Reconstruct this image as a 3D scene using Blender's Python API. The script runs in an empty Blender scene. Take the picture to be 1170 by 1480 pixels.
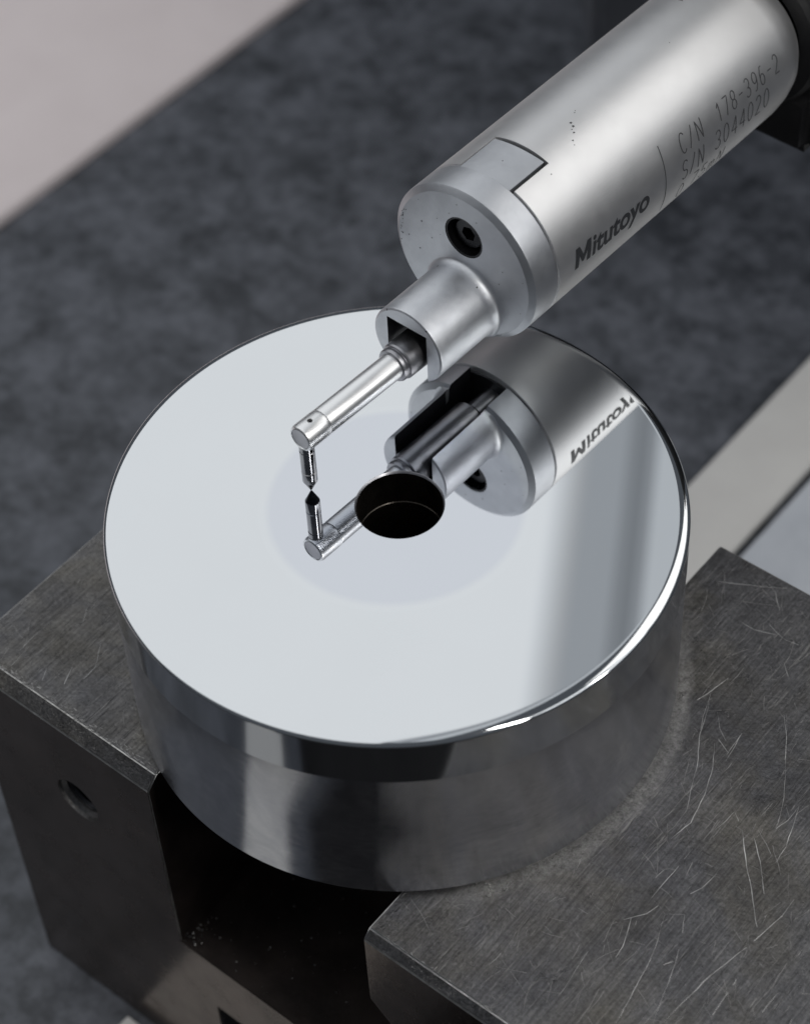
import bpy, bmesh, math, random
from mathutils import Vector, Matrix
from mathutils.geometry import tessellate_polygon
R = math.radians
SC = bpy.context.scene
SC.unit_settings.scale_length = 0.026          # one unit is the radius of the polished disc (26 mm)

# ---------------------------------------------------------------- camera
camd = bpy.data.cameras.new('camera')
cam = bpy.data.objects.new('camera', camd)
SC.collection.objects.link(cam)
SC.camera = cam
cr, cu, cf = Vector((.9981024, -.0461968, -.0407110)), Vector((.0615754, .7488238, .6599025)), Vector((0, .6611571, -.7502475))
m = Matrix((cr, cu, -cf)).transposed().to_4x4()
m.translation = Vector((.0303120, -5.0767560, 5.7198331))
cam.matrix_world = m
camd.sensor_fit = 'HORIZONTAL'
camd.sensor_width = 36
camd.lens = 3243.738 / 1170 * 36
camd.clip_start = .05
camd.clip_end = 400
camd.dof.use_dof = True
camd.dof.focus_distance = 7.85
camd.dof.aperture_fstop = 1.12

# ---------------------------------------------------------------- world: dim workshop
w = bpy.data.worlds.new('World')
SC.world = w
w.use_nodes = True
w.node_tree.nodes['Background'].inputs[0].default_value = (.80, .88, 1.0, 1)
w.node_tree.nodes['Background'].inputs[1].default_value = .09
SC.view_settings.view_transform = 'Standard'
SC.view_settings.look = 'None'
SC.view_settings.exposure = 0
SC.view_settings.gamma = 1
SC.cycles.max_bounces = 10
SC.cycles.glossy_bounces = 8
SC.cycles.caustics_reflective = True
SC.cycles.blur_glossy = .3
SC.cycles.sample_clamp_indirect = 8


def area(name, loc, target, sx, sy, radiance, col=(1, 1, 1), roll=0):
    d = bpy.data.lights.new(name, 'AREA')
    d.shape = 'RECTANGLE'
    d.size, d.size_y = sx, sy
    d.energy = radiance * sx * sy * math.pi
    d.color = col
    o = bpy.data.objects.new(name, d)
    SC.collection.objects.link(o)
    o.location = loc
    q = (Vector(target) - Vector(loc)).to_track_quat('-Z', 'Y').to_matrix().to_4x4()
    o.matrix_world = Matrix.Translation(loc) @ q @ Matrix.Rotation(roll, 4, 'Z')
    return o


# overhead light panels, some added for grey bands: the polished face mirrors them
def ceiling(name, xl, xr, y0, y1, rad, z=8, col=(1, 1, 1), ang=11.2):
    a = R(ang)
    ym = (y0 + y1) / 2
    xm = (xl + xr) / 2 + (ym - 5.11) * math.tan(a)
    d = bpy.data.lights.new(name, 'AREA')
    d.shape = 'RECTANGLE'
    d.size, d.size_y = (xr - xl) * math.cos(a), (y1 - y0) / math.cos(a)
    d.energy = rad * d.size * d.size_y * math.pi
    d.color = col
    o = bpy.data.objects.new(name, d)
    SC.collection.objects.link(o)
    o.matrix_world = Matrix.Translation((xm, ym, z)) @ Matrix.Rotation(-a, 4, 'Z')


ceiling('ceiling_light', -22, .84, -2.5, 16, .77, col=(.965, .985, 1.0))
for k, rad in enumerate((.70, .62, .54, .46, .39, .33)):        # fading strips added to soften the light's mirrored edge
    ceiling('edge_fade_strip', .84 + .045 * k, .885 + .045 * k, -2.5, 16, rad, col=(.95, .975, 1.0))
ceiling('grey_band_panel', 1.11, 1.42, -4, 16, .30, col=(.90, .95, 1.0))  # dim panels added to give the grey bands mirrored in the disc
ceiling('grey_band_panel', 1.42, 1.50, -4, 16, .21, col=(.90, .95, 1.0))
ceiling('grey_band_panel', 1.50, 1.60, -4, 16, .16, col=(.90, .95, 1.0))
ceiling('grey_band_panel', 1.60, 1.68, -4, 16, .24, col=(.90, .95, 1.0))
ceiling('pale_band_panel', 1.68, 2.7, -4, 16, .47, col=(.92, .96, 1.0))
area('window_light', (9.5, 4.0, 9.5), (0, 0, 0), 10, 9, 1.35, (1, .99, .97))
area('side_light', (10.5, -4.6, 8.0), (0, 0, 0), 10, 4.5, 1.05, (.97, .985, 1))
area('lamp_strip', (6.0, -7.9, 9.2), (0, 0, 0), .8, 8.5, 20, (1, .98, .95))
area('lamp_strip_far', (9.5, -4.0, 6.5), (0, 0, 0), .5, 3.0, 16, (1, .98, .95))

# ---------------------------------------------------------------- node helpers
def mat(name):
    m = bpy.data.materials.new(name)
    m.use_nodes = True
    nt = m.node_tree
    return m, nt, nt.nodes['Principled BSDF']


def N(nt, kind, **kw):
    n = nt.nodes.new(kind)
    for k, v in kw.items():
        if k in n.inputs:
            n.inputs[k].default_value = v
        else:
            setattr(n, k, v)
    return n


def coords(nt, scale=(1, 1, 1), rot=(0, 0, 0)):
    tc = N(nt, 'ShaderNodeTexCoord')
    mp = N(nt, 'ShaderNodeMapping')
    mp.inputs['Scale'].default_value = scale
    mp.inputs['Rotation'].default_value = rot
    nt.links.new(tc.outputs['Object'], mp.inputs[0])
    return mp.outputs[0]


def noise(nt, vec, scale, detail=4, rough=.6, dist=0):
    n = N(nt, 'ShaderNodeTexNoise')
    n.inputs['Scale'].default_value = scale
    n.inputs['Detail'].default_value = detail
    n.inputs['Roughness'].default_value = rough
    n.inputs['Distortion'].default_value = dist
    nt.links.new(vec, n.inputs['Vector'])
    return n.outputs[0]


def ramp(nt, fac, stops):
    r = N(nt, 'ShaderNodeValToRGB')
    el = r.color_ramp.elements
    while len(el) < len(stops):
        el.new(.5)
    for e, (p, c) in zip(el, stops):
        e.position = p
        e.color = (c, c, c, 1) if isinstance(c, (int, float)) else (*c, 1)
    nt.links.new(fac, r.inputs[0])
    return r.outputs[0]


def mix(nt, fac, a, b, mode='MIX'):
    n = N(nt, 'ShaderNodeMix', data_type='RGBA', blend_type=mode)
    for s, v in ((n.inputs[0], fac), (n.inputs[6], a), (n.inputs[7], b)):
        if isinstance(v, (int, float)):
            s.default_value = v
        elif isinstance(v, tuple):
            s.default_value = (*v, 1)
        else:
            nt.links.new(v, s)
    return n.outputs[2]


def maths(nt, op, a, b=0.0, c=None):
    n = N(nt, 'ShaderNodeMath', operation=op)
    for i, v in enumerate((a, b) if c is None else (a, b, c)):
        if isinstance(v, (int, float)):
            n.inputs[i].default_value = v
        else:
            nt.links.new(v, n.inputs[i])
    return n.outputs[0]


def bump(nt, bs, h, strength, dist=.01):
    b = N(nt, 'ShaderNodeBump')
    b.inputs['Strength'].default_value = strength
    b.inputs['Distance'].default_value = dist
    nt.links.new(h, b.inputs['Height'])
    nt.links.new(b.outputs[0], bs.inputs['Normal'])


def metal(name, c0, c1, rough, scale=6, var=.08, bstr=.1, bscale=60, metallic=1., stretch=(1, 1, 1)):
    m, nt, bs = mat(name)
    v = coords(nt, stretch)
    n1 = noise(nt, v, scale, 6, .62, .4)
    nt.links.new(ramp(nt, n1, [(.3, c0), (.7, c1)]), bs.inputs['Base Color'])
    bs.inputs['Metallic'].default_value = metallic
    r = ramp(nt, noise(nt, v, scale * 2.7, 5, .6), [(.3, rough - var), (.7, rough + var)])
    nt.links.new(r, bs.inputs['Roughness'])
    if bstr:
        bump(nt, bs, noise(nt, v, bscale, 4, .6), bstr, .004)
    return m


# polished steel of the disc
def polished(name, col, rough):
    m, nt, bs = mat(name)
    v = coords(nt)
    nt.links.new(ramp(nt, noise(nt, v, 2.2, 3, .5), [(.3, tuple(c * .985 for c in col)), (.7, col)]), bs.inputs['Base Color'])
    bs.inputs['Metallic'].default_value = 1
    bs.inputs['Roughness'].default_value = rough
    return m


M_face = polished('polished_steel', (.775, .795, .81), .012)
M_rim = polished('polished_rim_steel', (.775, .795, .81), .07)


def lapped():
    m, nt, bs = mat('lapped_steel')
    tc = N(nt, 'ShaderNodeTexCoord')
    ln = N(nt, 'ShaderNodeVectorMath', operation='LENGTH')
    mp = N(nt, 'ShaderNodeMapping')
    mp.inputs['Scale'].default_value = (1, 1, 0)
    nt.links.new(tc.outputs['Object'], mp.inputs[0])
    nt.links.new(mp.outputs[0], ln.inputs[0])
    t = ramp(nt, ln.outputs['Value'], [(.424, 0.), (.452, 1.)])
    nt.links.new(mix(nt, t, (.705, .727, .77), (.775, .795, .81)), bs.inputs['Base Color'])
    nt.links.new(ramp(nt, t, [(0, .02), (1, .012)]), bs.inputs['Roughness'])
    bs.inputs['Metallic'].default_value = 1
    return m


M_lap = lapped()
M_band = polished('polished_edge_steel', (.52, .54, .57), .11)
M_bore = metal('dark_bore_steel', (.03, .027, .024), (.08, .07, .06), .3, 7, .1, .3, 26, .9)  # bore wall much darker than the disc's steel
M_slot_shade = metal('slot_shade_steel', (.018, .014, .013), (.05, .038, .034), .45, 3, .08, .3, 30, .5)  # block steel with the shade of slot and hole painted in


def satin_side():
    m, nt, bs = mat('ground_side_steel')
    v = coords(nt, (1, 1, .55))
    n = noise(nt, v, 5, 7, .7, .9)
    n2 = noise(nt, coords(nt, (6, 6, 26), (.35, .2, 0)), 3, 5, .65, .5)
    base = ramp(nt, n, [(.28, (.48, .49, .525)), (.52, (.59, .60, .635)), (.75, (.78, .79, .81))])
    nt.links.new(mix(nt, .35, base, ramp(nt, n2, [(.3, (.25, .25, .27)), (.7, (.7, .7, .7))]), 'OVERLAY'), bs.inputs['Base Color'])
    bs.inputs['Metallic'].default_value = 1
    nt.links.new(ramp(nt, n2, [(.3, .15), (.7, .24)]), bs.inputs['Roughness'])
    bs.inputs['Anisotropic'].default_value = .85
    bs.inputs['Anisotropic Rotation'].default_value = .25
    tg = N(nt, 'ShaderNodeTangent', direction_type='RADIAL', axis='Z')
    nt.links.new(tg.outputs[0], bs.inputs['Tangent'])
    bump(nt, bs, n2, .05, .006)
    return m


M_side = satin_side()
M_alu = metal('satin_aluminium', (.82, .815, .815), (.87, .865, .865), .45, 5, .02, .07, 140, 1)
M_cap = metal('grey_cast_aluminium', (.58, .595, .625), (.68, .695, .725), .44, 7, .03, .10, 55)
M_neck = metal('worn_grey_aluminium', (.60, .615, .65), (.76, .775, .80), .47, 7, .05, .15, 40)
M_dark = metal('recess_shade_metal', (.018, .018, .022), (.035, .035, .04), .4, 8, .08, .1, 40, .5)  # near-black: dark inner metal with the shade of recesses and gaps put in
M_screw = metal('black_screw', (.012, .012, .014), (.03, .03, .034), .28, 8, .06, .1, 40, .7)
M_arm = metal('bright_steel', (.90, .905, .91), (.95, .95, .95), .36, 6, .02, 0)
M_collar = metal('grey_steel', (.34, .34, .36), (.44, .44, .46), .34, 8, .06, .1, 50)
M_chrome = metal('stylus_steel', (.24, .24, .25), (.34, .34, .35), .14, 8, .03, .02, 60)
M_tipd = metal('stylus_cone', (.03, .03, .033), (.06, .06, .065), .2, 8, .04, .02, 60)
M_ink = mat('black_print')[0]
M_ink.node_tree.nodes['Principled BSDF'].inputs['Base Color'].default_value = (.03, .032, .036, 1)
M_ink.node_tree.nodes['Principled BSDF'].inputs['Roughness'].default_value = .5
M_line = mat('engraved_line')[0]
M_line.node_tree.nodes['Principled BSDF'].inputs['Base Color'].default_value = (.06, .06, .065, 1)
M_line.node_tree.nodes['Principled BSDF'].inputs['Roughness'].default_value = .5


def block_mat():
    m, nt, bs = mat('worn_tool_steel')
    v = coords(nt)
    big = noise(nt, v, 1.6, 6, .65, .6)
    fine = noise(nt, v, 9, 8, .72, .5)
    base = ramp(nt, big, [(.3, (.095, .094, .096)), (.5, (.132, .13, .13)), (.7, (.185, .181, .174))])
    base = mix(nt, .55, base, ramp(nt, fine, [(.3, .3), (.7, .7)]), 'OVERLAY')
    grind = noise(nt, coords(nt, (60, 1.2, 60), (0, 0, .06)), 2, 4, .7, .15)
    base = mix(nt, .45, base, ramp(nt, grind, [(.35, .2), (.65, .8)]), 'OVERLAY')
    base = mix(nt, .5, base, ramp(nt, noise(nt, v, 75, 4, .75), [(.32, .2), (.68, .8)]), 'OVERLAY')
    warm = ramp(nt, noise(nt, v, 2.3, 5, .6, .5), [(.45, (.5, .5, .52)), (.65, (.55, .52, .46))])
    base = mix(nt, .85, base, warm, 'SOFT_LIGHT')
    # criss-cross of hair scratches
    sc = None
    for ang, s, th in ((-.9, 34, .63), (-.55, 26, .645), (.5, 30, .655), (1.35, 22, .65), (-1.3, 40, .64)):
        q = noise(nt, coords(nt, (s, 1.6, s), (0, 0, ang)), 2.2, 3, .6, .25)
        l = ramp(nt, q, [(th, 0.), (th + .035, 1.)])
        sc = l if sc is None else maths(nt, 'MAXIMUM', sc, l)
    msk = ramp(nt, noise(nt, v, 3.1, 4, .6), [(.42, 0.), (.62, 1.)])
    sc = maths(nt, 'MULTIPLY', sc, msk)
    base = mix(nt, maths(nt, 'MULTIPLY', sc, .22), base, (.62, .60, .57))
    bs.inputs['Metallic'].default_value = .85
    # granular ring rubbed into the top beside the disc (block space: turned by -0.726)
    tc = N(nt, 'ShaderNodeTexCoord')
    sx = N(nt, 'ShaderNodeSeparateXYZ')
    nt.links.new(tc.outputs['Object'], sx.inputs[0])
    X, Y, Z = sx.outputs
    rr = maths(nt, 'SQRT', maths(nt, 'ADD', maths(nt, 'POWER', X, 2.), maths(nt, 'POWER', Y, 2.)))
    wob = maths(nt, 'MULTIPLY', maths(nt, 'SUBTRACT', noise(nt, v, 4, 4, .6), .5), .07)
    rr = maths(nt, 'ADD', rr, wob)
    ring = ramp(nt, rr, [(.0, 0.), (.97, 0.)])
    rmp = N(nt, 'ShaderNodeMapRange')
    rmp.inputs[1].default_value, rmp.inputs[2].default_value = 1.07, 1.03
    nt.links.new(rr, rmp.inputs[0])
    side = N(nt, 'ShaderNodeMapRange')
    side.inputs[1].default_value, side.inputs[2].default_value = .70, .85
    nt.links.new(X, side.inputs[0])
    grain = ramp(nt, noise(nt, v, 55, 8, .85), [(.34, .0), (.68, 1.)])
    f = maths(nt, 'MULTIPLY', maths(nt, 'MULTIPLY', maths(nt, 'MULTIPLY', rmp.outputs[0], side.outputs[0]), grain), ramp(nt, noise(nt, v, 11, 5, .7), [(.3, .5), (.5, 1.)]))
    base = mix(nt, maths(nt, 'MULTIPLY', f, .8), base, (.70, .685, .66))
    nt.links.new(base, bs.inputs['Base Color'])
    rg = ramp(nt, fine, [(.3, .24), (.7, .44)])
    nt.links.new(rg, bs.inputs['Roughness'])
    h = maths(nt, 'ADD', noise(nt, v, 16, 8, .75, .4), maths(nt, 'MULTIPLY', sc, -.6))
    h = maths(nt, 'ADD', h, maths(nt, 'MULTIPLY', f, .6))
    bump(nt, bs, h, .55, .014)
    return m


M_block = block_mat()
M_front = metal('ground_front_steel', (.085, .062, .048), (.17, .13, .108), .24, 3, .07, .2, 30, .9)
M_scr2 = metal('dull_scratch_steel', (.30, .29, .28), (.44, .43, .42), .45, 20, .05, 0)
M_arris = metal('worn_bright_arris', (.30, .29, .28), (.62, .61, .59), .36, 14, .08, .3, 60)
M_scr = metal('bare_scratch_steel', (.30, .295, .29), (.92, .91, .89), .42, 9, .05, 0)
M_chip = metal('steel_swarf', (.3, .3, .3), (.6, .6, .58), .35, 20, .05, 0)


def fabric(name, a, b, scale=3.2, rough=.8, bs_=.1, spec=.3):
    m, nt, bs = mat(name)
    v = coords(nt)
    n = mix(nt, .38, noise(nt, v, scale, 5, .68, .3), noise(nt, v, scale * 3.7, 6, .65, .3))
    nt.links.new(ramp(nt, n, [(.40, a), (.61, b)]), bs.inputs['Base Color'])
    bs.inputs['Roughness'].default_value = rough
    bs.inputs['Specular IOR Level'].default_value = spec
    bump(nt, bs, noise(nt, v, 24, 5, .7), bs_, .02)
    return m


M_mat = fabric('mottled_granite', (.038, .042, .051), (.138, .147, .172), 3.1, .42, .08, .55)
M_bench = fabric('dark_bench', (.010, .010, .011), (.022, .021, .022), 2)
M_pale = fabric('pale_enamel', (.84, .75, .745), (.89, .80, .795), .5, .6)
M_rail = fabric('grey_enamel', (.68, .665, .645), (.75, .74, .715), .6, .55)
M_rail2 = fabric('blue_grey_steel', (.52, .55, .60), (.66, .69, .74), .6, .4)
M_rail3 = fabric('cream_enamel', (.74, .73, .69), (.8, .79, .76), .6, .5)
M_box = fabric('dark_grey_enamel', (.10, .105, .12), (.12, .125, .14), .8, .6)
M_clamp = fabric('black_plastic', (.008, .008, .009), (.014, .014, .015), 2, .5)

# ---------------------------------------------------------------- mesh helpers
def finish(bm, name, mats, parent=None, loc=None, ang=32, smooth=True):
    bmesh.ops.recalc_face_normals(bm, faces=bm.faces)
    for f in bm.faces:
        f.smooth = smooth
    for e in bm.edges:
        if len(e.link_faces) == 2:
            e.smooth = e.calc_face_angle(0) < R(ang)
    me = bpy.data.meshes.new(name)
    bm.to_mesh(me)
    bm.free()
    for k in (mats if isinstance(mats, (list, tuple)) else [mats]):
        me.materials.append(k)
    o = bpy.data.objects.new(name, me)
    SC.collection.objects.link(o)
    if parent:
        o.parent = parent
    if loc:
        o.location = loc
    return o


def tag(o, label=None, cat=None, kind=None, group=None):
    for k, v in (('label', label), ('category', cat), ('kind', kind), ('group', group)):
        if v:
            o[k] = v
    return o


def empty(name, loc, mw=None):
    o = bpy.data.objects.new(name, None)
    SC.collection.objects.link(o)
    o.empty_display_size = .1
    if mw:
        o.matrix_world = mw
    else:
        o.location = loc
    return o


def loft(bm, rings, cap0=True, cap1=True, closed=False, mi=0):
    vs = [[bm.verts.new(p) for p in r] for r in rings]
    n = len(vs[0])
    for i in range(len(vs) - (0 if closed else 1)):
        a, b = vs[i], vs[(i + 1) % len(vs)]
        for j in range(n):
            k = (j + 1) % n
            f = bm.faces.new((a[j], a[k], b[k], b[j]))
            f.material_index = mi
    if cap0 and not closed:
        bm.faces.new(vs[0][::-1])
    if cap1 and not closed:
        bm.faces.new(vs[-1])
    return vs


def lathe_z(bm, prof, n=192, cx=0, cy=0):
    """prof: (radius, z) rows, open or ending on the axis with r=0 -> ngon caps."""
    return loft(bm, [[(cx + r * math.cos(2 * math.pi * j / n), cy + r * math.sin(2 * math.pi * j / n), z) for j in range(n)] for r, z in prof], False, False)


def tube_axis(bm, P, D, prof, n=64, cap0=True, cap1=True):
    """revolve (s, r) rows round the axis P + s*D."""
    D = Vector(D).normalized()
    U = D.orthogonal().normalized()
    V = D.cross(U)
    P = Vector(P)
    return loft(bm, [[P + D * s + (U * math.cos(2 * math.pi * j / n) + V * math.sin(2 * math.pi * j / n)) * r for j in range(n)] for s, r in prof], cap0, cap1)


def boolean(o, cutter, op='DIFFERENCE'):
    md = o.modifiers.new('b', 'BOOLEAN')
    md.object = cutter
    md.operation = op
    md.solver = 'EXACT'
    dg = bpy.context.evaluated_depsgraph_get()
    dg.update()
    me = bpy.data.meshes.new_from_object(o.evaluated_get(dg))
    o.modifiers.clear()
    old = o.data
    o.data = me
    me.name = o.name
    bpy.data.meshes.remove(old)
    bm = bmesh.new()
    bm.from_mesh(me)
    for e in bm.edges:
        if len(e.link_faces) == 2:
            e.smooth = e.calc_face_angle(0) < R(32)
    for f in bm.faces:
        f.smooth = True
    bm.to_mesh(me)
    bm.free()
    cm = cutter.data
    bpy.data.objects.remove(cutter)
    bpy.data.meshes.remove(cm)


def box(bm, x0, x1, y0, y1, z0, z1):
    return loft(bm, [[(x0, y0, z), (x1, y0, z), (x1, y1, z), (x0, y1, z)] for z in (z0, z1)])

# ================================================================ THE SETTING
YAW = -.726
RB = Matrix.Rotation(YAW, 4, 'Z')
ZP = -3.0                                       # top of the granite plate
bm = bmesh.new(); box(bm, -60, 60, -60, 60, -3.6, -3.35)
o = finish(bm, 'bench_top', M_bench); o.matrix_world = RB; tag(o, kind='structure')
bm = bmesh.new(); box(bm, -5.05, -.62, -1.9, 16, -3.30, ZP); box(bm, -5.05, -.4, -2.6, -1.9, -3.30, ZP)
bm.free()
bm = bmesh.new()
# granite plate: reaches past the block on the left, ends in front of it on the right
pts = [(-5.02, -7), (.2, -7), (.2, -1.2), (1.9, -1.2), (1.9, 2.0), (8, 2.0), (8, 22), (-5.02, 22)]
loft(bm, [[(x, y, z) for x, y in pts] for z in (-3.34, ZP)])
o = finish(bm, 'granite_plate', M_mat, smooth=False); o.matrix_world = RB; tag(o, kind='structure')


def slab(name, mt, x0, x1, y0, y1, z0, z1, bev=.04):
    bm = bmesh.new()
    box(bm, x0, x1, y0, y1, z0, z1)
    bmesh.ops.bevel(bm, geom=[e for e in bm.edges], offset=bev, segments=3, affect='EDGES', profile=.5)
    o = finish(bm, name, mt, ang=60)
    o.matrix_world = RB
    return o


o = slab('enamel_cover', M_pale, -14, -5.022, -6, 20, -3.33, -2.93)
tag(o, 'pale pinkish grey cover plate lying behind the dark plate at the upper left', 'cover plate')
o = slab('machine_rail', M_rail, -.62, -.19, 1.9, 14, -2.995, -2.93, .02)
tag(o, 'broad matt grey rail, nearest the dark plate of the three pale rails', 'rail')
o = slab('machine_rail', M_rail2, -.15, .30, 1.9, 14, -2.995, -2.95, .02)
tag(o, 'glossier blue grey rail between the matt grey rail and the cream rail', 'rail')
o = slab('machine_rail', M_rail3, .33, 1.2, 1.9, 14, -2.995, -2.93, .02)
tag(o, 'cream rail cut by the right edge of the picture, farthest from the disc', 'rail')
o = slab('bench_spacer', M_rail, -.83, -.13, -6.5, -1.03, -2.998, -2.975, .01)
tag(o, 'pale flat bar lying on the bench in front of the slotted steel block', 'bar')

bm = bmesh.new()
box(bm, 1.36, 4.5, 6.12, 9, -2.998, .6)
bmesh.ops.bevel(bm, geom=[e for e in bm.edges], offset=.05, segments=3, affect='EDGES')
o = finish(bm, 'instrument_base', M_box, ang=60)
tag(o, 'dark grey instrument housing standing behind the detector at the top of the picture', 'instrument housing')

# ================================================================ THE BLOCK
HZ, YF, YB, X0, X1, X2, X3 = -.8825, -.985, 1.17, -1.364, -.395, .607, 2.06
prof = [(X0, ZP + .001), (X0, HZ), (X1, HZ), (X1, -1.97), (1.10, -1.97), (1.10, -1.80), (X2, -1.31), (X2, HZ), (X3, HZ), (X3, ZP + .001),
        (.48, ZP + .001), (.48, -2.33), (-.25, -2.33), (-.25, ZP + .001)]
bm = bmesh.new()
loft(bm, [[(x, y, z) for x, z in prof] for y in (YF, YB)])
bm.edges.ensure_lookup_table()
def on(e, x0, x1):
    return all(abs(v.co.y - YF) < 1e-4 and abs(v.co.z - HZ) < 1e-4 and x0 - .01 < v.co.x < x1 + .01 for v in e.verts)
bmesh.ops.bevel(bm, geom=[e for e in bm.edges if on(e, X0, X1)], offset=.052, segments=1, affect='EDGES')
bmesh.ops.bevel(bm, geom=[e for e in bm.edges if on(e, X2, X3)], offset=.034, segments=1, affect='EDGES')
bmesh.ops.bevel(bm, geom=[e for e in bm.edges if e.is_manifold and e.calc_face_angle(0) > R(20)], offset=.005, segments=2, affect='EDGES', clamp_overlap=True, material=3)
blk = empty('slotted_steel_block', (0, 0, 0), Matrix.Translation((0, 0, ZP)) @ RB)
tag(blk, 'worn dark steel block with a deep slot, scratched on top, carrying the polished disc', 'steel block')
up = (0, 0, -ZP)
bb = finish(bm, 'block_body', [M_block, M_front, M_slot_shade, M_arris])
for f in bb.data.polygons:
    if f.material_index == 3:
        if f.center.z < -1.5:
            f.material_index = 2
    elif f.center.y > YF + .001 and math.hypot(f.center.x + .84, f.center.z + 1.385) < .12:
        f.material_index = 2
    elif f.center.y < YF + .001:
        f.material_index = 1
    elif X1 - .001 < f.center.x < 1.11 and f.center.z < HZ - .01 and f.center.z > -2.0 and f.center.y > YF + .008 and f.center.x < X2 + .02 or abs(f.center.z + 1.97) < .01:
        f.material_index = 2  # slot walls and floor take the shade-darkened steel
cb = bmesh.new()
tube_axis(cb, (-.84, YF - .1, -1.385), (0, 1, 0), [(0, .115), (.115, .105), (.13, .088), (.9, .088)], 48)
boolean(bb, finish(cb, 'cut', M_block))
bb.parent = blk; bb.location = up
bm = bmesh.new()                                # dark threaded liner of the hole
prf = []
for i in range(26):
    prf += [(.04 + i * .024, .0865), (.052 + i * .024, .078)]
tube_axis(bm, (-.84, YF, -1.385), (0, 1, 0), prf, 48, False, True)
finish(bm, 'threaded_hole', M_dark, blk, up)

SCR = [[(1.099, -0.22), (1.082, -0.291), (1.035, -0.41), (1.006, -0.546), (0.972, -0.645), (0.941, -0.742)], [(1.082, -0.448), (1.061, -0.55), (1.018, -0.665), (0.954, -0.776), (0.878, -0.835)], [(0.852, -0.825), (0.898, -0.788), (0.947, -0.726)], [(1.032, -0.814), (1.078, -0.777), (1.111, -0.743), (1.127, -0.821), (1.109, -0.804)], [(1.127, -0.821), (1.12, -0.965), (1.122, -1.06), (1.121, -1.206)], [(1.356, -0.347), (1.329, -0.502), (1.29, -0.702), (1.244, -0.822), (1.29, -0.792), (1.337, -0.738)], [(1.337, -0.738), (1.266, -0.896), (1.222, -0.96), (1.2, -0.883), (1.181, -0.825)], [(0.788, -1.075), (0.821, -1.132), (0.887, -1.139), (0.868, -1.211), (0.83, -1.329), (0.76, -1.471), (0.732, -1.538)], [(0.821, -1.132), (0.772, -1.265), (0.714, -1.365), (0.611, -1.53)], [(1.259, -1.109), (1.21, -1.167), (1.074, -1.279), (0.942, -1.374), (0.765, -1.536)], [(0.548, -1.257), (0.494, -1.335), (0.441, -1.412)], [(1.117, -0.503), (1.178, -0.421)], [(1.125, -0.495), (1.099, -0.432)], [(1.163, -0.856), (1.169, -0.953), (1.164, -1.078)], [(1.015, -0.989), (0.96, -1.041), (0.917, -1.061)], [(0.955, -0.873), (0.891, -0.949), (0.782, -1.067)], [(0.706, -1.139), (0.668, -1.243), (0.637, -1.286)], [(1.031, -1.387), (0.968, -1.471), (0.905, -1.546)], [(1.152, -1.454), (1.089, -1.522)], [(0.963, -0.491), (0.997, -0.468)], [(0.215, -1.286), (0.26, -1.244)], [(0.805, -0.99), (0.835, -0.961), (0.869, -0.931)], [(0.679, -1.145), (0.761, -1.127), (0.805, -1.099)], [(0.791, -1.326), (0.859, -1.301)], [(1.045, -0.253), (1.102, -0.218), (1.173, -0.164)], [(1.102, -0.218), (1.071, -0.294), (1.036, -0.395), (1.011, -0.507)], [(1.194, 0.295), (1.279, 0.274), (1.375, 0.252), (1.449, 0.239)], [(1.379, 0.28), (1.403, 0.222), (1.406, 0.137)], [(1.112, -0.527), (1.151, -0.467), (1.185, -0.412)], [(1.347, -0.341), (1.341, -0.443), (1.32, -0.542)], [(1.358, 0.072), (1.401, -0.0), (1.449, -0.031)], [(1.111, -0.31), (1.11, -0.388), (1.124, -0.44)], [(1.253, 0.094), (1.301, 0.049), (1.372, 0.022)], [(1.147, 0.186), (1.16, 0.129), (1.2, 0.098)], [(1.384, -0.107), (1.389, -0.174)], [(-1.193, 0.377), (-1.214, 0.28)], [(-1.336, 0.29), (-1.396, 0.23), (-1.443, 0.169)], [(-1.412, 0.183), (-1.47, 0.099)], [(-1.14, 0.177), (-1.154, 0.067), (-1.195, 0.015)], [(-1.242, 0.074), (-1.269, -0.002)], [(-1.337, 0.081), (-1.356, -0.011)]]
random.seed(7)
bm = bmesh.new()
RBi = RB.inverted()


def ribbon(bm, pts, wd, z):
    pts = [Vector((p[0], p[1], 0)) for p in pts]
    fine = [pts[0]]
    for a, b in zip(pts, pts[1:]):
        k = max(1, int((b - a).length / .03))
        for i in range(1, k + 1):
            t = i / k
            fine.append(a.lerp(b, t) + Vector((random.uniform(-1, 1), random.uniform(-1, 1), 0)) * .0016)
    prev = None
    n = len(fine)
    for i, p in enumerate(fine):
        d = (fine[min(i + 1, n - 1)] - fine[max(i - 1, 0)])
        if d.length < 1e-6:
            continue
        d.normalize()
        s = Vector((-d.y, d.x, 0)) * wd * (.3 + .7 * min(1, 4 * min(i + .3, n - i) / n)) * random.uniform(.5, 1.2)
        cur = (bm.verts.new((p.x + s.x, p.y + s.y, z)), bm.verts.new((p.x, p.y, z + wd * .35)), bm.verts.new((p.x - s.x, p.y - s.y, z)))
        if prev and random.random() > .04:
            bm.faces.new((prev[0], prev[1], cur[1], cur[0]))
            bm.faces.new((prev[1], prev[2], cur[2], cur[1]))
        prev = cur


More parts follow.
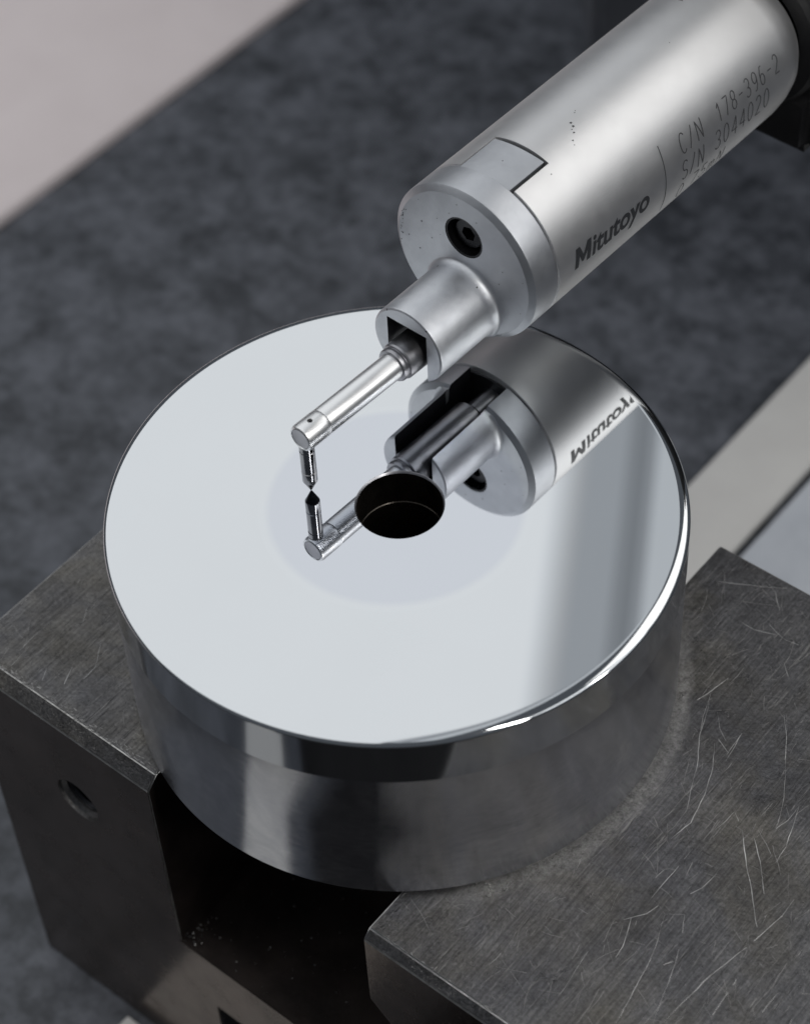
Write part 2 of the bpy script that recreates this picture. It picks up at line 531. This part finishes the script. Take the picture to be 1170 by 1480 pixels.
for s in SCR:
    L = [RBi @ Vector((x, y, 0)) for x, y in s]
    ribbon(bm, L, random.uniform(.0005, .0010), HZ + .0004)
NLONG = len(bm.faces)
for k in range(900):                            # fine random ones, mostly raking along two directions
    if random.random() < .72:
        cxy = Vector((random.uniform(X2 + .03, X3 - .1), random.uniform(YF + .08, YB - .05), 0))
    else:
        cxy = Vector((random.uniform(X0 + .03, X1 - .03), random.uniform(YF + .08, YB - .05), 0))
    if (RB @ cxy).length < .99:
        continue
    a = random.choice((R(95), R(95), R(80), R(125), R(20), R(160))) + random.gauss(0, .25)
    l = abs(random.gauss(0, .03)) + .005
    d = Vector((math.cos(a), math.sin(a), 0))
    c = Vector((-d.y, d.x, 0)) * random.uniform(-.12, .12) * l
    if cxy.x + abs(d.x) * l > X3 or (cxy.x < 0 and cxy.x + abs(d.x * l) > X1 - .02) or cxy.y - abs(d.y * l) < YF + .06 or cxy.y + abs(d.y * l) > YB or (cxy.x > 0 and cxy.x - abs(d.x * l) < X2 + .02) or cxy.x - abs(d.x * l) < X0:
        continue
    ribbon(bm, [cxy - d * l, cxy + c, cxy + d * l], random.uniform(.0003, .0008), HZ + .0004)
for k in range(260):                            # nicks along the left leg's front and back arrises
    e = random.choice(('f', 'f', 'f', 'b', 'g'))
    if e == 'f':
        p = Vector((random.uniform(X0, X1), YF + .053 + abs(random.gauss(0, .012)), 0))
    elif e == 'g':
        p = Vector((random.uniform(X2, X3), YF + .036 + abs(random.gauss(0, .006)), 0))
    else:
        p = Vector((X0 + abs(random.gauss(0, .012)) + .008, random.uniform(YF + .05, YB), 0))
    d = Vector((random.uniform(-1, 1), random.uniform(-.3, .3), 0)) * .012
    if e == 'b':
        d = Vector((d.y, d.x, 0))
    ribbon(bm, [p - d, p, p + d], random.uniform(.0008, .002), HZ + .0004)
o = finish(bm, 'surface_scratches', [M_scr, M_scr2], blk, up, smooth=False); tag(o, kind='stuff')
for f in o.data.polygons[NLONG:]:
    f.material_index = 1

bm = bmesh.new()                                # swarf and dust on the slot floor


def crumb(bm, p, r):
    mt = Matrix.Translation(p) @ Matrix.Rotation(random.uniform(0, 6), 4, (random.random(), random.random(), .5)) @ Matrix.Diagonal((r, r * random.uniform(.3, 1), r * random.uniform(.3, .7), 1))
    bmesh.ops.create_icosphere(bm, subdivisions=1, radius=1, matrix=mt)


for k in range(110):
    x = random.uniform(X1 + .02, X2 - .02); y = random.uniform(YF + .02, -.2)
    crumb(bm, Vector((x, y, -1.967)), random.choice((.0015, .002, .003, .004)))
for k in range(34):
    crumb(bm, Vector((X1 + abs(random.gauss(0, .045)) + .004, YF + .01 + abs(random.gauss(0, .06)), -1.967 + abs(random.gauss(0, .02)))), random.uniform(.002, .006))
o = finish(bm, 'metal_chips', M_chip); o.matrix_world = RB; tag(o, 'tiny bright metal chips scattered on the floor of the dark slot', 'metal chips', 'stuff')

# ================================================================ THE DISC
disc = empty('polished_steel_disc', (0, 0, -.8825))
tag(disc, 'mirror polished round steel disc with a small centre hole, lying on the dark block', 'steel disc')
UP = (0, 0, .8825)
FR, FZ = .042, .021                                        # rim fillet
rh = .149
HX = .014                                      # the bore sits a hair off centre
bm = bmesh.new(); lathe_z(bm, [(.47, 0), (.60, 0), (.80, 0), (1 - FR, 0)], 256)
finish(bm, 'polished_face', M_face, disc, UP)
bm = bmesh.new(); lathe_z(bm, [(rh + .006, 0), (.3, 0), (.47, 0)], 256)
for q in bm.verts:
    if math.hypot(q.co.x, q.co.y) < .2:
        q.co.x += HX
finish(bm, 'lapped_ring', M_lap, disc, UP)
bm = bmesh.new(); lathe_z(bm, [(1 - FR + FR * math.sin(t), -FZ + FZ * math.cos(t)) for t in [math.pi / 2 * i / 24 for i in range(25)]], 256)
finish(bm, 'rounded_rim', M_rim, disc, UP)
bm = bmesh.new(); lathe_z(bm, [(1, -FZ), (1, -.15), (1, -.205)], 256)
finish(bm, 'polished_band', M_band, disc, UP)
bm = bmesh.new(); lathe_z(bm, [(1, -.205), (.9985, -.208), (.9985, -.5), (.9985, -.858), (.978, -.880), (rh + .01, -.880)], 256)
finish(bm, 'ground_side', M_side, disc, UP)
bm = bmesh.new(); lathe_z(bm, [(rh, -.007), (rh, -.150), (rh - .0035, -.153), (rh - .0035, -.35), (rh - .006, -.353), (rh - .006, -.5), (rh, -.868), (rh + .01, -.880)], 256, HX)
finish(bm, 'bore', M_bore, disc, UP)
bm = bmesh.new(); lathe_z(bm, [(rh + .006, 0), (rh + .0045, -.001), (rh, -.007)], 256, HX)
finish(bm, 'bore_chamfer', M_collar, disc, UP)

# ================================================================ THE DETECTOR
A = Vector((.2817975, .6638276, .4780402))
ea, eh, ev = Vector((.6841378, .7293337, -.0052789)), Vector((-.7293438, .6841473, 0)), Vector((.0036115, .0038501, .9999861))
MW = Matrix((ea, eh, ev)).transposed().to_4x4(); MW.translation = A
det = empty('roughness_detector', A, MW)
tag(det, 'silver cylindrical surface roughness detector, its stylus arm reaching down to the polished disc', 'roughness detector')
RBD, SCAP, CH = .3112, .131, .020
NV, NR, NS = -.1611, .1521, .3034
NW, NROOF = .088, -.072


def notched(s, r, cv, n=160):
    """circle of radius r round (0, cv) cut by the arm channel from below; (point list, same count always)"""
    zb = cv - math.sqrt(max(r * r - NW * NW, 1e-9))
    a0 = math.atan2(zb - cv, NW)                # right hand lower corner (+h side)
    a1 = math.pi - a0
    pts = [(s, r * math.cos(a0 + (a1 - a0) * i / n), cv + r * math.sin(a0 + (a1 - a0) * i / n)) for i in range(n + 1)]
    roof = NROOF
    pts += [(s, -NW, zb + (roof - zb) * i / 3) for i in (1, 2, 3)]
    pts += [(s, NW, roof), (s, NW, zb + (roof - zb) * 2 / 3), (s, NW, zb + (roof - zb) / 3)]
    return pts


def build_notched(bm, stations, cv):
    vs = loft(bm, [notched(s, r, cv) for s, r in stations])
    for f in bm.faces:
        c = f.calc_center_median()
        if abs(c.y) < NW + 1e-3 and c.z < NROOF + 1e-3 and abs(f.normal.x) < .5 and len(f.verts) == 4:
            if abs(abs(c.y) - NW) < 1e-4 or abs(c.z - NROOF) < 1e-4:
                f.material_index = 1  # channel walls: dark inside metal, their shade put into the colour too


bm = bmesh.new()
build_notched(bm, [(0, RBD - .024), (.012, RBD - .006), (.016, RBD - .001), (.024, RBD), (SCAP - .003, RBD), (SCAP, RBD - .003)], 0)
cap = finish(bm, 'front_cap', [M_cap, M_dark], ang=24)
cb = bmesh.new(); tube_axis(cb, (-.1, -.006, .122), (1, 0, 0), [(0, .082), (.17, .082)], 48)
boolean(cap, finish(cb, 'cut', M_dark))
cap.parent = det
# neck, blended into the cap with a soft root
bm = bmesh.new()
st = [(-NS, NR - .008), (-NS + .004, NR - .002), (-NS + .012, NR), (-.035, NR)]
FRT = .022
rings = [notched(s, r, NV) for s, r in st]
for i in range(1, 9):
    t = math.pi / 2 * i / 8
    rg = notched(-.035 + .0355 * math.sin(t), NR + FRT * (1 - math.cos(t)) * .9, NV)
    q = []
    for (s, y, z) in rg:
        l = math.hypot(y, z)
        lim = RBD - CH * .4
        if l > lim and z < -.05:
            y, z = y * lim / l, z * lim / l
        q.append((s, y, z))
    rings.append(q)
loft(bm, rings)
for f in bm.faces:
    c = f.calc_center_median()
    if len(f.verts) == 4 and abs(f.normal.x) < .5 and (abs(abs(c.y) - NW) < 1e-4 or abs(c.z - NROOF) < 1e-4):
        f.material_index = 1
neck = finish(bm, 'neck', [M_neck, M_dark], det)

# socket screw in its recess
scr = bmesh.new()
tube_axis(scr, (.066, -.006, .122), (-1, 0, 0), [(0, .06), (.03, .06), (.04, .055)], 48)
so = finish(scr, 'socket_screw', M_screw)
cb = bmesh.new(); tube_axis(cb, (-.1, -.006, .122), (1, 0, 0), [(0, .03), (.155, .03)], 6)
boolean(so, finish(cb, 'cut', M_screw)); so.parent = cap
bm = bmesh.new()
tube_axis(bm, (.0015, -.006, .122), (1, 0, 0), [(0, .0835), (0.0005, .074), (.066, .0745)], 48, False, False)
finish(bm, 'recess_liner', M_screw, cap)

# body tube with the tongue cut-out
def arcbox(bm, s0, s1, a0, a1, r0, r1, n=28):
    rows = []
    for i in range(n + 1):
        a = R(a0 + (a1 - a0) * i / n)
        rows.append([(s0, r0 * math.cos(a), r0 * math.sin(a)), (s1, r0 * math.cos(a), r0 * math.sin(a)),
                     (s1, r1 * math.cos(a), r1 * math.sin(a)), (s0, r1 * math.cos(a), r1 * math.sin(a))])
    loft(bm, rows)


bm = bmesh.new()
tube_axis(bm, (0, 0, 0), (1, 0, 0), [(.1385, RBD - .006), (.1415, RBD), (.5, RBD), (1, RBD), (1.50, RBD), (1.56, RBD - .006), (1.61, RBD - .02), (1.65, RBD - .045), (1.68, RBD - .08)], 320)
body = finish(bm, 'body_tube', M_alu)
cb = bmesh.new(); arcbox(cb, .1, .327, 67.3, 111.6, .27, .36)
boolean(body, finish(cb, 'cut', M_alu)); body.parent = det
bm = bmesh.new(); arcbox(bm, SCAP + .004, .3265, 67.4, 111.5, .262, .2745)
finish(bm, 'cutout_gap_shade', M_dark, body)  # dark sheet standing in for the shade in the gap round the tongue
bm = bmesh.new()
rows = []
for i in range(29):
    d = -20.3 + 40.6 * i / 28
    a, r1 = R(88.7 + d), RBD - .002 - .008 * (1 - (d / 20.3) ** 2)
    rows.append([(s, r * math.cos(a), r * math.sin(a)) for s, r in ((SCAP - .001, .255), (.318, .255), (.318, r1), (SCAP - .001, r1))])
loft(bm, rows)
bmesh.ops.bevel(bm, geom=[e for e in bm.edges if e.is_manifold and e.calc_face_angle(0) > R(40)], offset=.004, segments=2, affect='EDGES')
finish(bm, 'locating_tongue', M_cap, cap)
bm = bmesh.new()
tube_axis(bm, (0, 0, 0), (1, 0, 0), [(SCAP - .002, .288), (.145, .288)], 96)
finish(bm, 'seam_shade_core', M_dark, det)  # dark core added to put shade into the seam gap
bm = bmesh.new(); tube_axis(bm, (SCAP - .001, 0, 0), (1, 0, 0), [(0, .2), (.015, .2)], 48); bm.free()

# arm
P0, D0 = Vector((-.8394, .0142, -.1955)), Vector((.9995, -.0309, -.0019)).normalized()
arm = None
bm = bmesh.new()
tube_axis(bm, P0, D0, [(.106, .0478), (.109, .0494), (.50, .0494), (.72, .0494)], 72)
arm = finish(bm, 'stylus_arm', M_arm, det)
bm = bmesh.new()
tube_axis(bm, P0, D0, [(.006, .036), (.004, .0385), (0, .041), (.003, .047), (.012, .0505), (.09, .0505), (.101, .0500), (.104, .0485)], 72)
sl = finish(bm, 'tip_sleeve', M_arm)
bm = bmesh.new()
tube_axis(bm, P0, D0, [(.0025, .034), (.002, .0375), (.010, .0375)], 48)
finish(bm, 'end_plug', M_collar, arm)
cb = bmesh.new(); tube_axis(cb, P0 + D0 * .052 + Vector((0, 0, .08)), (0, 0, -1), [(0, .0095), (.06, .0095)], 24)
boolean(sl, finish(cb, 'cut', M_dark)); sl.parent = arm
bm = bmesh.new(); tube_axis(bm, P0 + D0 * .052 + Vector((0, 0, .036)), (0, 0, -1), [(0, .0085), (.01, .0085)], 6)
finish(bm, 'set_screw', M_screw, arm)
bm = bmesh.new()
tube_axis(bm, P0, D0, [(.452, .052), (.454, .061), (.460, .064), (.470, .064), (.474, .0615), (.478, .0615), (.480, .066), (.486, .070), (.492, .070)], 72)
finish(bm, 'collar', M_collar, det)
bm = bmesh.new()
tube_axis(bm, P0, D0, [(.491, .070), (.84, .070), (.846, .064)], 72)
finish(bm, 'arm_sleeve', M_collar, det)
bm = bmesh.new()
tube_axis(bm, P0, D0, [(.86, .046), (1.05, .046)], 48)
finish(bm, 'pivot_rod', M_collar, det)

# stylus: stands square on the disc
def loc(x, y, z):
    return MW.inverted() @ Vector((x, y, z))
S0, S1 = loc(-.286, .0905, .0012), loc(-.288, .0905, 1)
SD = (S1 - S0).normalized()
bm = bmesh.new()
tube_axis(bm, S0, SD, [(.051, .0255), (.054, .0265), (.098, .0265), (.100, .0235), (.104, .0235), (.106, .0265), (.20, .0265), (.202, .0245), (.208, .0245), (.21, .0265), (.255, .0265)], 48)
finish(bm, 'stylus_shank', M_chrome, det)
bm = bmesh.new()
tube_axis(bm, S0, SD, [(0, .0012), (.004, .004), (.052, .0255)], 48)
finish(bm, 'stylus_tip', M_tipd, det)

# ---- lettering wrapped on the tube -------------------------------------------------
RT = RBD + .0006
def wrap(s, arc, r=RT):
    """s along the axis, arc in radians-from-top measured towards the viewer's side."""
    return (s, r * math.cos(arc), r * math.sin(arc))


def bar(bm, pts, wd):
    """flat stroke through (s, degrees) points on the tube"""
    P = []
    for a, b in zip(pts, pts[1:]):
        d = math.hypot(b[0] - a[0], (b[1] - a[1]) * R(1) * RBD)
        k = max(1, int(d / .008))
        for i in range(k):
            t = i / k
            P.append((a[0] + (b[0] - a[0]) * t, a[1] + (b[1] - a[1]) * t))
    P.append(pts[-1])
    prev = None
    for i, p in enumerate(P):
        q0, q1 = P[max(i - 1, 0)], P[min(i + 1, len(P) - 1)]
        ds, da = q1[0] - q0[0], (q1[1] - q0[1]) * R(1) * RBD
        l = math.hypot(ds, da) or 1
        nx, ny = -da / l * wd / 2, ds / l * wd / 2
        c = [bm.verts.new(wrap(p[0] + nx * g, R(p[1]) + ny * g / RBD)) for g in (1, -1)]
        if prev:
            bm.faces.new((prev[0], prev[1], c[1], c[0]))
        prev = c


def arcpts(cx, cy, rx, ry, a0, a1, n=10):
    return [(cx + rx * math.cos(R(a0 + (a1 - a0) * i / n)), cy + ry * math.sin(R(a0 + (a1 - a0) * i / n))) for i in range(n + 1)]


G = {  # single line engraving alphabet, x 0..1, y 0 (base) .. 1 (top)
    'C': [arcpts(.5, .5, .46, .5, 45, 315, 14)],
    '/': [[(.1, -.02), (.75, 1.02)]],
    'N': [[(.08, 0), (.08, 1), (.9, 0), (.9, 1)]],
    'S': [arcpts(.5, .74, .4, .26, 30, 270, 9) + arcpts(.5, .25, .42, .25, 90, -150, 9)],
    '1': [[(.2, .78), (.55, 1), (.55, 0)]],
    '7': [[(.08, 1), (.9, 1), (.4, 0)]],
    '8': [arcpts(.5, .75, .36, .25, 0, 360, 12), arcpts(.5, .26, .42, .26, 0, 360, 12)],
    '-': [[(.15, .5), (.85, .5)]],
    '3': [arcpts(.45, .75, .4, .25, 150, -90, 9) + arcpts(.45, .25, .44, .25, 90, -150, 9)],
    '9': [arcpts(.5, .7, .4, .3, 0, 360, 12), [(.9, .7), (.86, .3), (.62, 0), (.3, 0)]],
    '6': [arcpts(.5, .3, .4, .3, 0, 360, 12), [(.1, .3), (.14, .7), (.4, 1), (.7, 1)]],
    '2': [arcpts(.48, .72, .4, .28, 160, -30, 8) + [(.08, 0), (.92, 0)]],
    '0': [arcpts(.5, .5, .42, .5, 0, 360, 16)],
    '4': [[(.75, 0), (.75, 1), (.05, .3), (.98, .3)]],
    '5': [[(.85, 1), (.2, 1), (.12, .58)] + arcpts(.46, .32, .42, .32, 120, -150, 9)],
    '.': [[(.4, 0), (.5, .05)]],
    'm': [[(.02, 0), (.02, .65)], [(.02, .5)] + arcpts(.27, .45, .22, .2, 150, 0, 5) + [(.49, 0)], [(.49, .45)] + arcpts(.73, .45, .22, .2, 150, 0, 5) + [(.95, 0)]],
}


def line(bm, text, s0, top, base, wch, gap, wd, slant=.0):
    s = s0
    for ch in text:
        if ch == ' ':
            s += wch * .9
            continue
        w_ = wch * (.45 if ch in './' and ch == '.' else 1)
        for st_ in G[ch]:
            bar(bm, [(s + x * w_ + slant * (y - .5) * wch, base + (top - base) * y) for x, y in st_], wd)
        s += w_ + gap


bm = bmesh.new()
line(bm, 'C/N', .856, 151.5, 166, .036, .013, .0048)
line(bm, '178-396-2', 1.078, 152.0, 165.3, .031, .0135, .0046)
line(bm, 'S/N', .850, 171.2, 186.5, .036, .013, .0048)
line(bm, '3044020', 1.052, 170, 185, .036, .0145, .0046)
line(bm, '0.75mN', .845, 190.5, 204, .036, .018, .0044)
finish(bm, 'engraved_text', M_line, body, smooth=False)['kind'] = 'stuff'
bm = bmesh.new()
bar(bm, [(.752, 148 + i * 6) for i in range(10)], .0042)
finish(bm, 'divider_line', M_line, body, smooth=False)
bm = bmesh.new()
bar(bm, [(1.331, 76.5), (1.331, 80)], .004)
finish(bm, 'index_line', M_line, body, smooth=False)

fc = bpy.data.curves.new('logo', 'FONT')
fc.body = 'itutoyo'
fc.offset = .026
fc.space_character = 1.0
fc.resolution_u = 6
fo = bpy.data.objects.new('logo', fc)
SC.collection.objects.link(fo)
dg = bpy.context.evaluated_depsgraph_get(); dg.update()
lm = bpy.data.meshes.new_from_object(fo.evaluated_get(dg))
bpy.data.objects.remove(fo); bpy.data.curves.remove(fc)
bm = bmesh.new(); bm.from_mesh(lm); bpy.data.meshes.remove(lm)
xs = [v.co.x for v in bm.verts]; x0, x1 = min(xs), max(xs)
MP = [(0, 0), (0, 1), (.25, 1), (.5, .50), (.75, 1), (1, 1), (1, 0), (.76, 0), (.76, .56), (.56, .16), (.44, .16), (.24, .56), (.24, 0)]
bm.faces.new([bm.verts.new((x0 - .86 + .76 * x, .70 * y, 0)) for x, y in MP])
x0 -= .86
for i in range(-4, 14):
    bmesh.ops.bisect_plane(bm, geom=bm.verts[:] + bm.edges[:] + bm.faces[:], plane_co=(0, i * .08, 0), plane_no=(0, 1, 0))
for v in bm.verts:
    x, y = (v.co.x - x0) / (x1 - x0), v.co.y / .72
    s = .226 + x * .424 + y * .012
    v.co = wrap(s, R(183.2 - y * 15.6))
finish(bm, 'maker_name', M_ink, body, smooth=False)

# dents and specks
bm = bmesh.new()
random.seed(3)
def speck(bm, s, a, r):
    c = [(s + r * random.uniform(.5, 1) * math.cos(t), a + math.degrees(r * random.uniform(.4, 1) * math.sin(t) / RBD)) for t in [i * math.pi / 4 for i in range(8)]]
    bm.faces.new([bm.verts.new(wrap(x, R(y))) for x, y in c])
for s, a, r in ((.527, 100, .007), (.520, 103, .006), (.500, 106.5, .005), (.47, 110, .004), (.585, 95, .003), (.575, 96, .003), (.505, 104, .003), (.46, 113, .003), (.30, 118, .004), (.22, 90, .004), (1.1, 100, .003)):
    speck(bm, s, a, r)
finish(bm, 'dent_marks', M_line, body, smooth=False)['kind'] = 'stuff'
bm = bmesh.new()
for k in range(40):                             # pits on the cap's face and lower left edge
    if k < 14:
        a, r = R(random.uniform(-8, 32)), random.uniform(.272, .288)
    else:
        a, r = random.uniform(0, 6.28), random.uniform(.12, .28)
    y, z = r * math.cos(a), r * math.sin(a)
    if abs(y) < .1 and z < .02 or math.hypot(y, z - NV) < .2 or math.hypot(y + .006, z - .122) < .095:
        continue
    q = random.uniform(.002, .0045)
    bm.faces.new([bm.verts.new((-.0006, y + q * random.uniform(.4, 1) * math.cos(t), z + q * random.uniform(.4, 1) * math.sin(t))) for t in [i * math.pi / 4 for i in range(8)]])
finish(bm, 'pit_marks', M_line, cap, smooth=False)['kind'] = 'stuff'

# black holder gripping the rear of the tube
hold = empty('detector_holder', A, MW.copy())
tag(hold, 'black holder gripping the rear end of the silver detector at the right edge', 'holder')
bm = bmesh.new()
tube_axis(bm, (0, 0, 0), (1, 0, 0), [(1.68, .25), (1.68, .315), (1.70, .33), (2.6, .33), (2.6, .3)], 96, False, False)
finish(bm, 'clamp_ring', M_clamp, hold)
bm = bmesh.new()
box(bm, 1.70, 2.6, -.33, .2, -.5, -.2)
bmesh.ops.bevel(bm, geom=bm.edges[:], offset=.05, segments=3, affect='EDGES')
finish(bm, 'clamp_body', M_clamp, hold, ang=60)

unit = empty('light_blocker', A, MW.copy())  # unseen housing, added to shade the tube's rear end and the plate
tag(unit, 'unseen dark box added behind the black holder to block light from the right', 'light blocker')
bm = bmesh.new()
box(bm, 2.6, 7.5, -1.1, 1.3, -.45, 1.5)
bmesh.ops.bevel(bm, geom=bm.edges[:], offset=.12, segments=4, affect='EDGES')
finish(bm, 'blocker_box', M_clamp, unit, ang=60)
